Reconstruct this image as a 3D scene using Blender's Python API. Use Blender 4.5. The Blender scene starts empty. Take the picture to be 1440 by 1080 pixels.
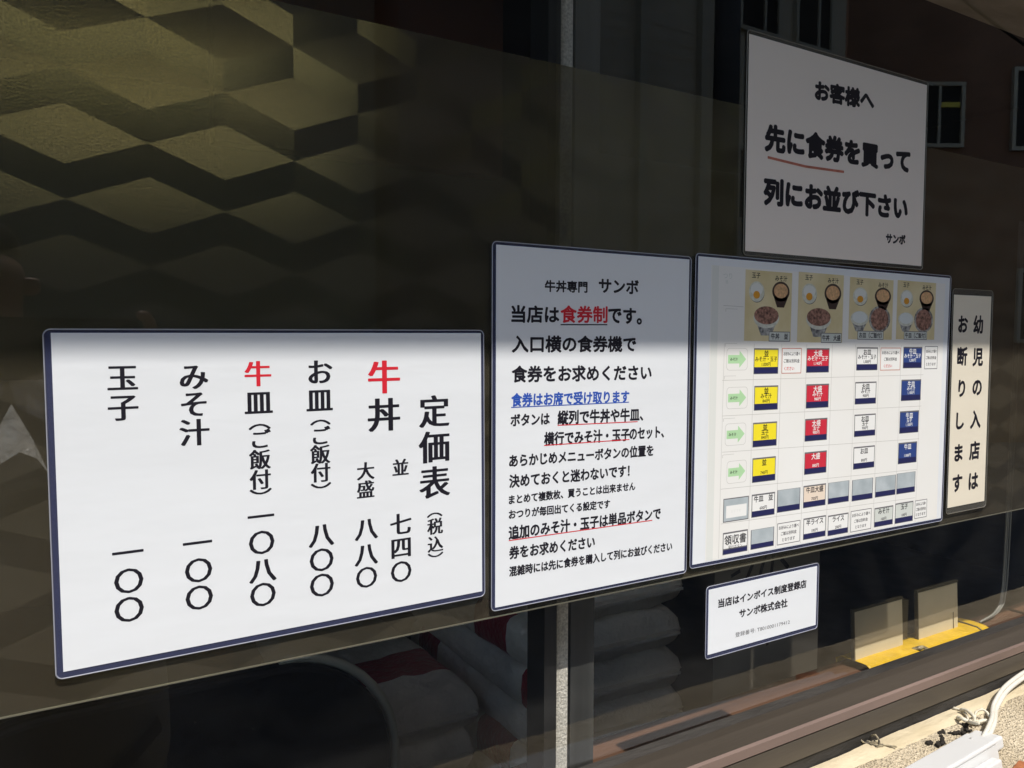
import bpy, bmesh, math, random
from mathutils import Vector, Matrix, noise
random.seed(7)
R = math.radians
sc = bpy.context.scene
col = sc.collection
H = 1.5                      # camera height above the street; facade glass lies on Y = 0, the shop is at Y > 0

# ------------------------------------------------------------------ camera, sky, sun, exposure
cam = bpy.data.cameras.new('camera'); cam_o = bpy.data.objects.new('camera', cam); col.objects.link(cam_o)
cam.sensor_width = 36.0; cam.lens = 27.702; cam.clip_start = 0.02; cam.clip_end = 500
Rt, Up, Fw = Vector((0.85542297, -0.51791368, 0.00411753)), Vector((0.02494955, 0.04914658, 0.99847991)), Vector((0.51732877, 0.85401992, -0.05496283))
m = Matrix((Rt, Up, -Fw)).transposed().to_4x4(); m.translation = Vector((0, -0.55443, H)); cam_o.matrix_world = m
sc.camera = cam_o

SUN_EL = math.atan(1.6)
w = bpy.data.worlds.new('World'); sc.world = w; w.use_nodes = True
nt = w.node_tree; bg = nt.nodes['Background']; sky = nt.nodes.new('ShaderNodeTexSky')
sky.sky_type = 'NISHITA'; sky.sun_disc = False; sky.sun_elevation = SUN_EL; sky.sun_rotation = R(180)
nt.links.new(sky.outputs[0], bg.inputs[0]); bg.inputs[1].default_value = 0.15
sl = bpy.data.lights.new('sun', 'SUN'); sl.energy = 2.0; sl.angle = R(0.5); sl.color = (1.0, 0.95, 0.87)
so = bpy.data.objects.new('sun', sl); col.objects.link(so); so.location = (0, -6, 12)
so.rotation_euler = Vector((0.0, math.cos(SUN_EL), -math.sin(SUN_EL))).to_track_quat('-Z', 'Y').to_euler()
vs = sc.view_settings; vs.view_transform = 'Standard'; vs.look = 'None'; vs.exposure = 1.3; vs.gamma = 1.0; vs.use_curve_mapping = False

# ------------------------------------------------------------------ helpers
class MB:
    def __init__(s): s.v = []; s.f = []; s.mi = []; s.k = 0; s.sm = []
    def add(s, vs, fs, smooth=False):
        b = len(s.v); s.v += [tuple(p) for p in vs]; s.f += [tuple(i + b for i in f) for f in fs]
        s.mi += [s.k] * len(fs); s.sm += [smooth] * len(fs); return s
    def box(s, x0, x1, y0, y1, z0, z1):
        return s.add([(x0,y0,z0),(x1,y0,z0),(x1,y1,z0),(x0,y1,z0),(x0,y0,z1),(x1,y0,z1),(x1,y1,z1),(x0,y1,z1)],
                     [(3,2,1,0),(4,5,6,7),(0,1,5,4),(1,2,6,5),(2,3,7,6),(3,0,4,7)])
    def tube(s, pts, r, n=10, cap=True):
        pts = [Vector(p) for p in pts]; rr = r if isinstance(r, (list, tuple)) else [r] * len(pts)
        vs = []; N = len(pts); ref = Vector((0.13, 0.31, 0.94))
        for i, p in enumerate(pts):
            t = (pts[min(i+1, N-1)] - pts[max(i-1, 0)]).normalized()
            a = t.cross(ref)
            if a.length < 1e-3: a = t.cross(Vector((1, 0, 0)))
            a.normalize(); b = t.cross(a); ref = b.cross(t) if False else ref
            vs += [p + (a * math.cos(2*math.pi*k/n) + b * math.sin(2*math.pi*k/n)) * rr[i] for k in range(n)]
        fs = [(i*n+k, (i+1)*n+k, (i+1)*n+(k+1) % n, i*n+(k+1) % n) for i in range(N-1) for k in range(n)]
        if cap: fs += [tuple(range(n)), tuple((N-1)*n + k for k in reversed(range(n)))]
        return s.add(vs, fs, True)
    def prism_x(s, prof, x0, x1):           # profile of (y, z) swept along X
        n = len(prof); vs = [(x0, y, z) for y, z in prof] + [(x1, y, z) for y, z in prof]
        return s.add(vs, [(i, (i+1) % n, n+(i+1) % n, n+i) for i in range(n)] + [tuple(reversed(range(n))), tuple(range(n, 2*n))])
    def build(s, name, mats, parent=None, loc=(0,0,0), rot=(0,0,0)):
        me = bpy.data.meshes.new(name); me.from_pydata(s.v, [], s.f)
        for mm in (mats if isinstance(mats, (list, tuple)) else [mats]): me.materials.append(mm)
        for p, k, q in zip(me.polygons, s.mi, s.sm): p.material_index = k; p.use_smooth = q
        bm = bmesh.new(); bm.from_mesh(me); bmesh.ops.recalc_face_normals(bm, faces=bm.faces); bm.to_mesh(me); bm.free()
        o = bpy.data.objects.new(name, me); col.objects.link(o); o.parent = parent; o.location = loc; o.rotation_euler = rot
        return o
def sheet(name, vs, fs, mat, parent=None):   # flat faces kept as given (no normal recalculation)
    me = bpy.data.meshes.new(name); me.from_pydata(vs, [], fs); me.materials.append(mat)
    o = bpy.data.objects.new(name, me); col.objects.link(o); o.parent = parent; return o
def thing(name, loc, label, cat, group=None, rot=(0,0,0)):
    o = bpy.data.objects.new(name, None); col.objects.link(o); o.location = loc; o.rotation_euler = rot; o.empty_display_size = .05
    return tag(o, label, cat, group)
def tag(o, label=None, cat=None, group=None, kind=None):
    for k, v in (('label', label), ('category', cat), ('group', group), ('kind', kind)):
        if v: o[k] = v
    return o
def bevel(o, wd, seg=2):
    b = o.modifiers.new('bevel', 'BEVEL'); b.width = wd; b.segments = seg; b.limit_method = 'ANGLE'; return o

def mat(name, colr, rough=.6, spec=.4, metal=0, var=0., vscale=20, bump=0., bscale=200, alpha=1., coat=0., colr2=None, stretch=(1,1,1)):
    mm = bpy.data.materials.new(name); mm.use_nodes = True; t = mm.node_tree; p = t.nodes['Principled BSDF']
    p.inputs['Base Color'].default_value = (*colr, 1); p.inputs['Roughness'].default_value = rough
    p.inputs['Specular IOR Level'].default_value = spec; p.inputs['Metallic'].default_value = metal
    p.inputs['Alpha'].default_value = alpha; p.inputs['Coat Weight'].default_value = coat; p.inputs['Coat Roughness'].default_value = .08
    tc = t.nodes.new('ShaderNodeTexCoord'); mp = t.nodes.new('ShaderNodeMapping'); mp.inputs['Scale'].default_value = stretch
    t.links.new(tc.outputs['Object'], mp.inputs['Vector'])
    if var or colr2:
        n = t.nodes.new('ShaderNodeTexNoise'); n.inputs['Scale'].default_value = vscale; n.inputs['Detail'].default_value = 6
        t.links.new(mp.outputs[0], n.inputs['Vector'])
        cr = t.nodes.new('ShaderNodeValToRGB'); a, b = cr.color_ramp.elements; a.position = .3; b.position = .7
        c2 = colr2 or tuple(c * (1 + var) for c in colr); c1 = colr if colr2 else tuple(c * (1 - var) for c in colr)
        a.color = (*c1, 1); b.color = (*c2, 1)
        t.links.new(n.outputs['Fac'], cr.inputs[0]); t.links.new(cr.outputs[0], p.inputs['Base Color'])
    if bump:
        n2 = t.nodes.new('ShaderNodeTexNoise'); n2.inputs['Scale'].default_value = bscale; n2.inputs['Detail'].default_value = 4
        t.links.new(mp.outputs[0], n2.inputs['Vector'])
        bp = t.nodes.new('ShaderNodeBump'); bp.inputs['Strength'].default_value = bump; bp.inputs['Distance'].default_value = .6 / bscale
        t.links.new(n2.outputs['Fac'], bp.inputs['Height']); t.links.new(bp.outputs[0], p.inputs['Normal'])
    return mm
def glass_mat(name, ior, tint=(1,1,1), rough=0.0):
    mm = bpy.data.materials.new(name); mm.use_nodes = True; t = mm.node_tree; t.nodes.clear()
    o = t.nodes.new('ShaderNodeOutputMaterial'); mx = t.nodes.new('ShaderNodeMixShader'); tr = t.nodes.new('ShaderNodeBsdfTransparent'); gl = t.nodes.new('ShaderNodeBsdfGlossy')
    fr = t.nodes.new('ShaderNodeFresnel'); fr.inputs['IOR'].default_value = ior; tr.inputs[0].default_value = (*tint, 1); gl.inputs['Roughness'].default_value = rough
    gl.inputs[0].default_value = (1, 1, 1, 1)
    if name == 'window_glass':      # a little dust and old smears on the pane
        tc = t.nodes.new('ShaderNodeTexCoord'); n1 = t.nodes.new('ShaderNodeTexNoise'); n1.inputs['Scale'].default_value = 6; n1.inputs['Detail'].default_value = 8; n1.inputs['Distortion'].default_value = 1.5
        n2 = t.nodes.new('ShaderNodeTexNoise'); n2.inputs['Scale'].default_value = 420; t.links.new(tc.outputs['Object'], n1.inputs['Vector']); t.links.new(tc.outputs['Object'], n2.inputs['Vector'])
        r1 = t.nodes.new('ShaderNodeMapRange'); r1.inputs[1].default_value = .42; r1.inputs[2].default_value = .72; r1.inputs[3].default_value = .0015; r1.inputs[4].default_value = .012; t.links.new(n1.outputs['Fac'], r1.inputs[0])
        r2 = t.nodes.new('ShaderNodeMapRange'); r2.inputs[1].default_value = .70; r2.inputs[2].default_value = .78; r2.inputs[3].default_value = 0; r2.inputs[4].default_value = .06; t.links.new(n2.outputs['Fac'], r2.inputs[0])
        sm = t.nodes.new('ShaderNodeMath'); t.links.new(r1.outputs[0], sm.inputs[0]); t.links.new(r2.outputs[0], sm.inputs[1])
        dd = t.nodes.new('ShaderNodeBsdfDiffuse'); dd.inputs[0].default_value = (.55, .53, .48, 1); m2 = t.nodes.new('ShaderNodeMixShader')
        t.links.new(sm.outputs[0], m2.inputs[0]); t.links.new(mx.outputs[0], m2.inputs[1]); t.links.new(dd.outputs[0], m2.inputs[2]); t.links.new(m2.outputs[0], o.inputs[0])
    ge = t.nodes.new('ShaderNodeNewGeometry'); mr = t.nodes.new('ShaderNodeMapRange'); mr.inputs[3].default_value = ior; mr.inputs[4].default_value = 1 / ior
    t.links.new(ge.outputs['Backfacing'], mr.inputs[0]); t.links.new(mr.outputs[0], fr.inputs['IOR'])
    t.links.new(fr.outputs[0], mx.inputs[0]); t.links.new(tr.outputs[0], mx.inputs[1]); t.links.new(gl.outputs[0], mx.inputs[2])
    if not o.inputs[0].links: t.links.new(mx.outputs[0], o.inputs[0])
    return mm
def film_mat(name, tilt, gloss, rough, diff, trans=.20):
    # smoke coloured window film; each facet of the embossed pattern leans its own way
    mm = bpy.data.materials.new(name); mm.use_nodes = True; t = mm.node_tree; t.nodes.clear(); N = t.nodes.new; L = t.links.new
    o = N('ShaderNodeOutputMaterial'); geo = N('ShaderNodeNewGeometry'); ad = N('ShaderNodeVectorMath'); ad.operation = 'ADD'; ad.inputs[1].default_value = tilt
    nn = N('ShaderNodeVectorMath'); nn.operation = 'NORMALIZE'; L(geo.outputs['Normal'], ad.inputs[0]); L(ad.outputs[0], nn.inputs[0])
    tc = N('ShaderNodeTexCoord'); nz = N('ShaderNodeTexNoise'); nz.inputs['Scale'].default_value = 900; nz.inputs['Detail'].default_value = 3; L(tc.outputs['Object'], nz.inputs['Vector'])
    bp = N('ShaderNodeBump'); bp.inputs['Strength'].default_value = .16; bp.inputs['Distance'].default_value = .0004; L(nz.outputs['Fac'], bp.inputs['Height']); L(nn.outputs[0], bp.inputs['Normal'])
    n2 = N('ShaderNodeTexNoise'); n2.inputs['Scale'].default_value = 800; n2.inputs['Detail'].default_value = 2; L(tc.outputs['Object'], n2.inputs['Vector'])
    cr = N('ShaderNodeValToRGB'); cr.color_ramp.elements[0].position = .35; cr.color_ramp.elements[1].position = .65
    cr.color_ramp.elements[0].color = (*[g * .55 for g in gloss], 1); cr.color_ramp.elements[1].color = (*[g * 1.45 for g in gloss], 1); L(n2.outputs['Fac'], cr.inputs[0])
    gl = N('ShaderNodeBsdfGlossy'); gl.inputs['Roughness'].default_value = rough; L(cr.outputs[0], gl.inputs[0]); L(bp.outputs[0], gl.inputs['Normal'])
    df = N('ShaderNodeBsdfDiffuse'); df.inputs[0].default_value = (*diff, 1)
    ads = N('ShaderNodeAddShader'); L(gl.outputs[0], ads.inputs[0]); L(df.outputs[0], ads.inputs[1])
    tr = N('ShaderNodeBsdfTransparent'); mx = N('ShaderNodeMixShader'); mx.inputs[0].default_value = 1 - trans
    L(tr.outputs[0], mx.inputs[1]); L(ads.outputs[0], mx.inputs[2]); L(mx.outputs[0], o.inputs[0])
    return mm

M = {}
M['asphalt'] = mat('asphalt', (.085,.083,.078), .9, var=.3, vscale=8, bump=.5, bscale=90)
M['paving'] = mat('paving', (.16,.155,.14), .85, var=.2, vscale=5, bump=.3, bscale=60)
M['bronze'] = mat('bronze_aluminium', (.060,.049,.038), .42, spec=.5, var=.22, vscale=14, bump=.12, bscale=260, stretch=(.12,1,1))
M['bronze_edge'] = mat('sunlit_aluminium_edge', (.17,.12,.10), .45, var=.2, vscale=20, stretch=(.2,1,1))  # paler colour paints the sun's highlight along the rail's front edge
M['groove'] = mat('dark_groove', (.03,.027,.024), .8, var=.6, vscale=18, bump=.6, bscale=80, stretch=(.3,1,1))  # darker, mottled colour for the band below the rail face
M['black_frame'] = mat('black_frame', (.012,.012,.012), .35)
M['grey_frame'] = mat('grey_frame', (.035,.036,.034), .5, var=.35, vscale=30, stretch=(2,2,.15))
M['pile'] = mat('pile_strip', (.5,.48,.42), .95, var=.3, vscale=500, bump=1, bscale=420)
M['strip_grey'] = mat('grey_strip', (.09,.09,.08), .6, var=.15, vscale=40)
M['wood'] = mat('ledge_wood', (.10,.052,.03), .5, var=.35, vscale=30, bump=.15, bscale=140, stretch=(.08,1,1))
M['wood_raw'] = mat('chipped_wood', (.06,.032,.02), .8, colr2=(.16,.09,.055), vscale=55, bump=.6, bscale=90, stretch=(.5,1,1))
M['dark_wall'] = mat('dark_wall', (.03,.02,.014), .7, var=.3, vscale=4)
M['dark_floor'] = mat('dark_floor', (.13,.11,.09), .6, var=.3, vscale=6)
M['panel_wood'] = mat('reddish_panel', (.10,.042,.022), .55, var=.3, vscale=7, stretch=(1,1,.2))
M['yellow_tape'] = mat('yellow_tape', (.62,.39,.018), .42, var=.12, vscale=40, bump=.35, bscale=70)
M['beige_card'] = mat('beige_card', (.60,.52,.345), .45, var=.07, vscale=14)
M['card_edge'] = mat('card_edge', (.1,.085,.05), .5)
M['white_plastic'] = mat('white_plastic', (.62,.59,.52), .4, var=.04, vscale=30)
M['lamp_white'] = mat('duct_white', (.62,.62,.61), .35, var=.03, vscale=9)
M['bag'] = mat('bag_plastic', (.88,.81,.69), .42, var=.12, vscale=11, bump=.6, bscale=28)
M['bag_red'] = mat('bag_red_print', (.34,.02,.035), .42, var=.12, vscale=11, bump=.6, bscale=28)
M['black_vinyl'] = mat('black_vinyl', (.012,.011,.011), .5, bump=.15, bscale=300)
M['chrome'] = mat('dull_chrome', (.86,.84,.66), .38, metal=.2)
M['aged_paper'] = mat('aged_paper', (.25,.225,.18), .8, var=.08, vscale=9)
M['ink'] = mat('black_ink', (.012,.011,.018), .45, spec=.3)
M['ink_thin'] = mat('grey_ink', (.10,.10,.11), .5)
M['ink_red'] = mat('red_ink', (.62,.018,.035), .45)
M['ink_blue'] = mat('blue_ink', (.025,.085,.42), .45)
M['marker'] = mat('red_marker', (.50,.16,.11), .55, var=.2, vscale=120)
def paper(name, c): return mat(name, c, .30, spec=.5, var=.015, vscale=9, bump=.045, bscale=22, stretch=(.3,1,1))
M['paper_white'] = paper('white_paper', (.73,.755,.79))
M['paper_warm'] = paper('warm_grey_paper', (.84,.76,.70))
M['paper_cream'] = paper('cream_paper', (.76,.70,.58))
M['rim'] = mat('laminate_rim', (.30,.31,.36), .2, spec=.6)
M['rim_warm'] = mat('laminate_rim_warm', (.17,.16,.14), .25, spec=.5)
def lam(name, c, a): return mat(name, c, .16, spec=.6, alpha=a)
M['lam_blue'] = lam('laminate_blue', (.05,.057,.118), .72)
M['lam_clear'] = lam('laminate_clear', (.13,.125,.11), .4)
M['yellow'] = mat('print_yellow', (.86,.72,.03), .4); M['red'] = mat('print_red', (.58,.03,.055), .4); M['blue'] = mat('print_blue', (.03,.06,.22), .4)
M['white'] = mat('print_white', (.80,.80,.79), .4); M['navy'] = mat('print_navy', (.02,.022,.09), .4); M['cream'] = mat('print_cream', (.78,.66,.55), .4)
M['grey'] = mat('print_grey', (.34,.39,.42), .4, colr2=(.48,.53,.56), vscale=45); M['pale'] = mat('print_pale', (.6,.63,.6), .4)
M['edge_dark'] = mat('print_dark_edge', (.14,.14,.15), .5); M['hair'] = mat('print_hairline', (.52,.51,.49), .5)
M['machine'] = mat('print_machine_white', (.77,.76,.73), .36, colr2=(.80,.80,.79), vscale=7)
M['stripe'] = mat('print_stripe', (.70,.715,.69), .4); M['tan'] = mat('print_tan', (.62,.52,.28), .4, colr2=(.74,.65,.42), vscale=30)
M['green'] = mat('print_green', (.42,.66,.38), .4); M['soup'] = mat('print_soup', (.62,.38,.20), .4, var=.25, vscale=420)
M['bowl_dark'] = mat('print_bowl', (.05,.03,.025), .4); M['beef'] = mat('print_beef', (.055,.022,.018), .4, colr2=(.46,.25,.19), vscale=330)
M['rice'] = mat('print_rice', (.66,.70,.70), .4); M['egg'] = mat('print_egg', (.70,.32,.03), .4); M['glassdish'] = mat('print_dish', (.60,.61,.54), .4, var=.16, vscale=260)
M['patbowl'] = mat('print_pattern_bowl', (.05,.05,.06), .4, colr2=(.5,.5,.48), vscale=240)
M['glass'] = glass_mat('window_glass', 1.52)
M['clear'] = glass_mat('clear_side', 1.0)
# stucco: sandy aggregate
def stucco():
    mm = mat('sandy_stucco', (.50,.43,.31), .95); t = mm.node_tree; p = t.nodes['Principled BSDF']; N = t.nodes.new; L = t.links.new
    tc = N('ShaderNodeTexCoord'); v = N('ShaderNodeTexVoronoi'); v.inputs['Scale'].default_value = 420; L(tc.outputs['Object'], v.inputs['Vector'])
    n = N('ShaderNodeTexNoise'); n.inputs['Scale'].default_value = 150; n.inputs['Detail'].default_value = 6; L(tc.outputs['Object'], n.inputs['Vector'])
    n3 = N('ShaderNodeTexNoise'); n3.inputs['Scale'].default_value = 12; n3.inputs['Detail'].default_value = 5; L(tc.outputs['Object'], n3.inputs['Vector'])
    a = N('ShaderNodeMath'); a.operation = 'ADD'; L(v.outputs['Distance'], a.inputs[0]); L(n.outputs['Fac'], a.inputs[1])
    cr = N('ShaderNodeValToRGB'); e = cr.color_ramp.elements; e[0].position = .32; e[0].color = (.16,.125,.08,1); e[1].position = 1.05; e[1].color = (.66,.56,.40,1)
    x = cr.color_ramp.elements.new(.55); x.color = (.50,.42,.29,1); L(a.outputs[0], cr.inputs[0])
    mx = N('ShaderNodeMix'); mx.data_type = 'RGBA'; mx.blend_type = 'MULTIPLY'; mx.inputs[0].default_value = .5
    c3 = N('ShaderNodeValToRGB'); c3.color_ramp.elements[0].position = .35; c3.color_ramp.elements[0].color = (.62,.58,.5,1); c3.color_ramp.elements[1].position = .6; L(n3.outputs['Fac'], c3.inputs[0])
    L(cr.outputs[0], mx.inputs[6]); L(c3.outputs[0], mx.inputs[7]); L(mx.outputs[2], p.inputs['Base Color'])
    b = N('ShaderNodeBump'); b.inputs['Strength'].default_value = 1; b.inputs['Distance'].default_value = .004; L(a.outputs[0], b.inputs['Height']); L(b.outputs[0], p.inputs['Normal'])
    return mm
M['stucco'] = stucco()
M['mortar'] = mat('smooth_mortar', (.47,.39,.25), .9, colr2=(.62,.53,.37), vscale=30, bump=.4, bscale=160, stretch=(.35,1,1))

# ------------------------------------------------------------------ artwork tables: millimetres on each sign
SIGNS = {'price': [0.15799,-0.10026,0.00798,0.297,0.21],'port': [0.42467,-0.07149,-0.0003,0.21,0.297],'a3': [0.75086,-0.06877,-0.00495,0.42,0.297],'top': [0.75262,0.19489,0.00198,0.297,0.21],'nar': [1.01519,-0.07396,0.00496,0.0844,0.2661],'small': [0.64435,-0.27737,0.00046,0.1631,0.0654]}
PRICE_BLACK = [['玉',-110.2,76.8,17.1],['子',-110.4,58.0,17.1],['一',-110.3,-35.1,17.5],['〇',-110.3,-53.7,16.6],['〇',-110.6,-72.3,16.7],['み',-68.0,76.4,17.8],['そ',-68.1,58.2,17.9],['汁',-68.3,39.3,17.9],['一',-68.3,-34.8,17.7],['〇',-68.1,-53.5,16.8],['〇',-68.1,-72.1,16.9],['皿',-26.4,57.4,18.1],['︵',-26.1,40.5,13.8],['ご',-26.0,31.9,13.8],['飯',-26.3,17.8,13.8],['付',-26.4,3.8,13.9],['︶',-26.3,-4.7,13.9],['一',-26.5,-21.9,17.4],['〇',-26.4,-40.4,17.0],['八',-26.1,-59.9,17.6],['〇',-26.3,-77.3,17.1],['お',16.7,77.2,18.3],['皿',16.3,57.2,18.4],['︵',16.6,41.0,13.8],['ご',16.4,31.4,13.8],['飯',16.2,18.0,13.9],['付',16.2,4.7,13.9],['︶',16.3,-4.8,13.9],['八',15.9,-40.6,17.7],['〇',15.8,-59.0,17.2],['〇',15.7,-77.6,17.3],['丼',65.3,44.0,25.1],['並',78.1,2.9,13.1],['大',50.2,2.8,13.3],['盛',50.0,-11.0,13.3],['七',77.8,-40.6,17.0],['四',77.9,-58.8,17.1],['〇',77.7,-77.5,16.6],['八',50.1,-40.6,17.1],['八',49.8,-59.8,17.2],['〇',49.8,-77.4,16.2],['定',106.9,44.4,24.9],['価',106.9,16.6,25.1],['表',106.7,-11.1,25.2],['︵',106.4,-36.9,12.4],['税',106.7,-46.0,12.9],['込',106.8,-60.2,13.0],['︶',106.8,-68.8,12.4]]
PRICE_RED = [['牛',-26.5,77.1,17.6],['牛',65.7,72.2,25.0]]
PORT_BLACK = [['牛丼専門',-57.8,117.3,-14.1,118.0,9.6],['サンボ',-1.2,120.0,43.1,119.9,13.1],['当店は',-90.3,93.4,-43.7,93.6,13.9],['です。',9.6,94.7,47.3,93.9,15.0],['入口横の食券機で',-89.7,68.7,41.0,68.9,13.8],['食券をお求めください',-89.6,43.9,59.8,42.8,13.4],['ボタンは',-90.7,5.9,-52.5,5.6,10.3],['縦列で牛丼や牛皿、',-43.8,5.9,50.5,4.7,11.9],['横行でみそ汁・玉子',-57.5,-11.6,34.9,-12.9,11.4],['のセット、',35.5,-12.6,76.1,-12.6,11.5],['あらかじめメニューボタンの位置を',-91.9,-27.7,63.6,-29.4,10.3],['決めておくと迷わないです！',-91.8,-44.7,35.4,-46.1,10.8],['まとめて複数枚、買うことは出来ません',-92.1,-60.0,42.4,-60.8,7.7],['おつりが毎回出てくる設定です',-92.1,-72.3,13.4,-74.2,7.7],['追加のみそ汁・玉子は単品ボタンで',-92.0,-87.8,73.6,-89.5,11.2],['券をお求めください',-91.5,-104.7,-3.3,-106.5,10.6],['混雑時には先に食券を購入して列にお並びください',-91.5,-120.4,88.6,-122.7,8.4]]
PORT_RED = [['食券制',-41.5,94.1,8.0,94.7,14.4]]
PORT_BLUE = [['食券はお席で受け取ります',-90.0,22.7,33.9,21.6,10.8]]
PORT_LINES = [['red',-44.1,-0.6,44.3,-1.8],['red',-57.8,-17.0,35.0,-17.6],['red',-92.3,-94.1,63.6,-95.0],['black',-41.8,85.2,8.3,85.9],['blue',-90.5,16.6,34.0,16.4]]
TOP_BLACK = [['お客様へ',-49.0,67.3,48.8,71.6,19.8],['先に食券を買って',-122.6,9.3,118.4,13.1,26.0],['列にお並び下さい',-122.8,-43.8,116.5,-40.5,26.2],['サンボ',78.6,-77.1,114.7,-76.6,11.2]]
TOP_LINE = [[-119.3,-10.1,-61.9,-12.7],[-61.9,-12.7,0.7,-11.3]]
NAR = [['お',-21.5,96.9,22.1],['断',-20.9,56.7,22.3],['り',-19.2,16.7,22.4],['し',-22.2,-24.1,22.5],['ま',-22.0,-64.7,22.7],['す',-22.3,-103.3,22.8],['幼',14.0,96.7,22.5],['児',15.4,55.8,22.7],['の',16.1,17.1,22.8],['入',14.6,-24.3,23.0],['店',15.2,-64.5,23.1],['は',13.9,-103.9,23.2]]
SMALL = [['当店はインボイス制度登録店',-68.1,16.7,63.9,16.2,8.2],['サンボ株式会社',-38.0,1.0,34.2,0.3,8.4]]
SMALL_THIN = [['登録番号: T8010001179412',-43.4,-19.9,38.8,-21.3,5.0]]
BUTTONS = [['yellow',-131.6,61.5,-95.2,35.3,['並','みそ汁・玉子','1,000円']],['red',-51.7,61.9,-14.3,35.7,['大盛','みそ汁・玉子','1,140円']],['white',32.7,63.2,71.1,37.2,['お皿','みそ汁・玉子','1,000円']],['blue',119.6,64.0,157.1,38.8,['牛皿','みそ汁・玉子','1,280円']],['yellow',-129.9,23.4,-94.4,-1.7,['並','みそ汁','840円']],['red',-50.6,23.5,-13.3,-2.4,['大盛','みそ汁','980円']],['white',31.9,24.3,70.4,-0.9,['お皿','みそ汁','900円']],['blue',117.8,25.4,157.3,0.3,['牛皿','みそ汁','1,180円']],['yellow',-130.6,-14.0,-94.7,-39.1,['並','玉子','840円']],['red',-51.0,-13.6,-14.3,-37.8,['大盛','玉子','980円']],['white',32.4,-12.3,71.0,-37.5,['お皿','玉子','900円']],['blue',116.9,-11.8,155.0,-38.2,['牛皿','玉子','1,180円']],['yellow',-130.0,-50.2,-95.3,-75.4,['並','','740円']],['red',-50.3,-49.4,-13.7,-73.6,['大盛','','880円']],['white',32.6,-48.9,71.2,-74.3,['お皿','','800円']],['blue',116.2,-49.1,153.4,-74.3,['牛皿','','1,080円']],['white',-129.7,-87.5,-95.1,-111.3,['牛皿\u3000並','','600円']],['grey',-91.5,-86.4,-55.5,-110.2,[]],['cream',-50.6,-85.5,-13.5,-109.6,['牛皿大盛','','700円']],['grey',-9.6,-85.7,26.8,-109.5,[]],['grey',31.8,-86.2,70.0,-110.3,[]],['grey',74.4,-86.2,113.4,-110.0,[]],['grey',115.2,-85.4,152.2,-110.1,[]],['receipt',-169.6,-122.2,-134.3,-144.6,['領収書']],['grey',-129.8,-124.0,-95.0,-144.4,[]],['white',-49.1,-120.9,-11.9,-144.2,['半ライス','','100円']],['white',-8.4,-122.1,27.1,-145.0,['ライス','','200円']],['pale',74.4,-122.2,110.2,-144.8,['みそ汁','','100円']],['pale',114.1,-120.8,150.1,-145.2,['玉子','','100円']],['frame',-170.0,-88.0,-133.9,-111.9,[]]]
LABELS = [[-90.0,61.8,-59.5,35.3,1],[76.2,62.9,114.3,36.7,1],[162.6,65.0,189.5,37.4,0],[-90.2,-121.6,-54.1,-144.8,0],[31.1,-121.3,68.9,-145.5,0],[153.5,-121.2,178.6,-143.5,0]]
PANELS = [[-146.4,139.5,-77.5,68.8],[-67.5,141.5,6.5,68.0],[17.0,140.3,96.2,72.0],[104.0,141.1,181.0,72.8]]
ARROWS = [[-170.1,61.5,-140.6,39.5],[-168.9,22.9,-139.3,1.3],[-169.7,-13.2,-140.4,-35.3],[-166.3,-50.8,-138.2,-73.4]]
GRID = [[-175.4,29.8,161.5,30.7],[-174.3,-5.2,159.4,-6.9],[-173.2,-41.1,157.4,-46.3],[-174.0,-77.8,155.3,-83.2],[-172.9,-112.7,153.0,-117.5]]
A3PHOTO = [-193.2,142.2,200.4,-162.1]

# ------------------------------------------------------------------ the setting
tag(MB().box(-40, 60, -40, -1.3, -.3, 0).build('street', M['asphalt']), kind='structure')
tag(MB().box(-40, 60, -1.3, -.12, -.3, .12).build('pavement', M['paving']), kind='structure')
tag(MB().box(-5.3, 5.15, .199, 4.3, -.05, .1).build('shop_floor', M['dark_floor']), kind='structure')
tag(MB().box(-5.3, 5.15, .199, 4.3, 2.9, 2.95).build('shop_ceiling', M['dark_wall']), kind='structure')
iw = MB(); iw.box(-5.2, 5.05, 4.2, 4.3, .1, 2.9); iw.box(-5.3, -5.2, .2, 4.3, .1, 2.9); iw.box(5.05, 5.15, .2, 4.2, .1, 2.9)
tag(iw.build('interior_wall', M['dark_wall']), kind='structure')

# shop front: wall round the window, awning, stucco sill
sf = thing('shop_front', (0, 0, 0), 'shop front wall with a sandy stucco sill below a dark window', 'shop front')
WX0, WX1, WZ1 = -1.9, 3.4, H + .50
wl = MB(); wl.box(WX0 - .6, WX0, .0, .2, 0, 3.6); wl.box(-4.6, WX0 - .6, .0, .2, 2.35, 3.6); wl.box(-9, -4.6, .0, .2, 0, 3.6); wl.box(WX1, 15, .0, .2, 0, 3.6); wl.box(WX0, WX1, .0, .2, WZ1 + .04, 3.6); wl.box(WX0, WX1, .03, .2, 0, H - .52)  # gap at the left is an unseen doorway added to let daylight in
wl.build('wall', M['mortar'], sf)
aw = MB(); aw.add([(-4, -.002, H+1.07), (15, -.002, H+1.07), (15, -.60, H+1.0), (-4, -.60, H+1.0), (-4, -.602, H+.953), (15, -.602, H+.953)], [(0,1,2,3), (3,2,5,4)])
aw.build('awning', mat('awning_cloth', (.20,.165,.14), .8), sf)
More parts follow.
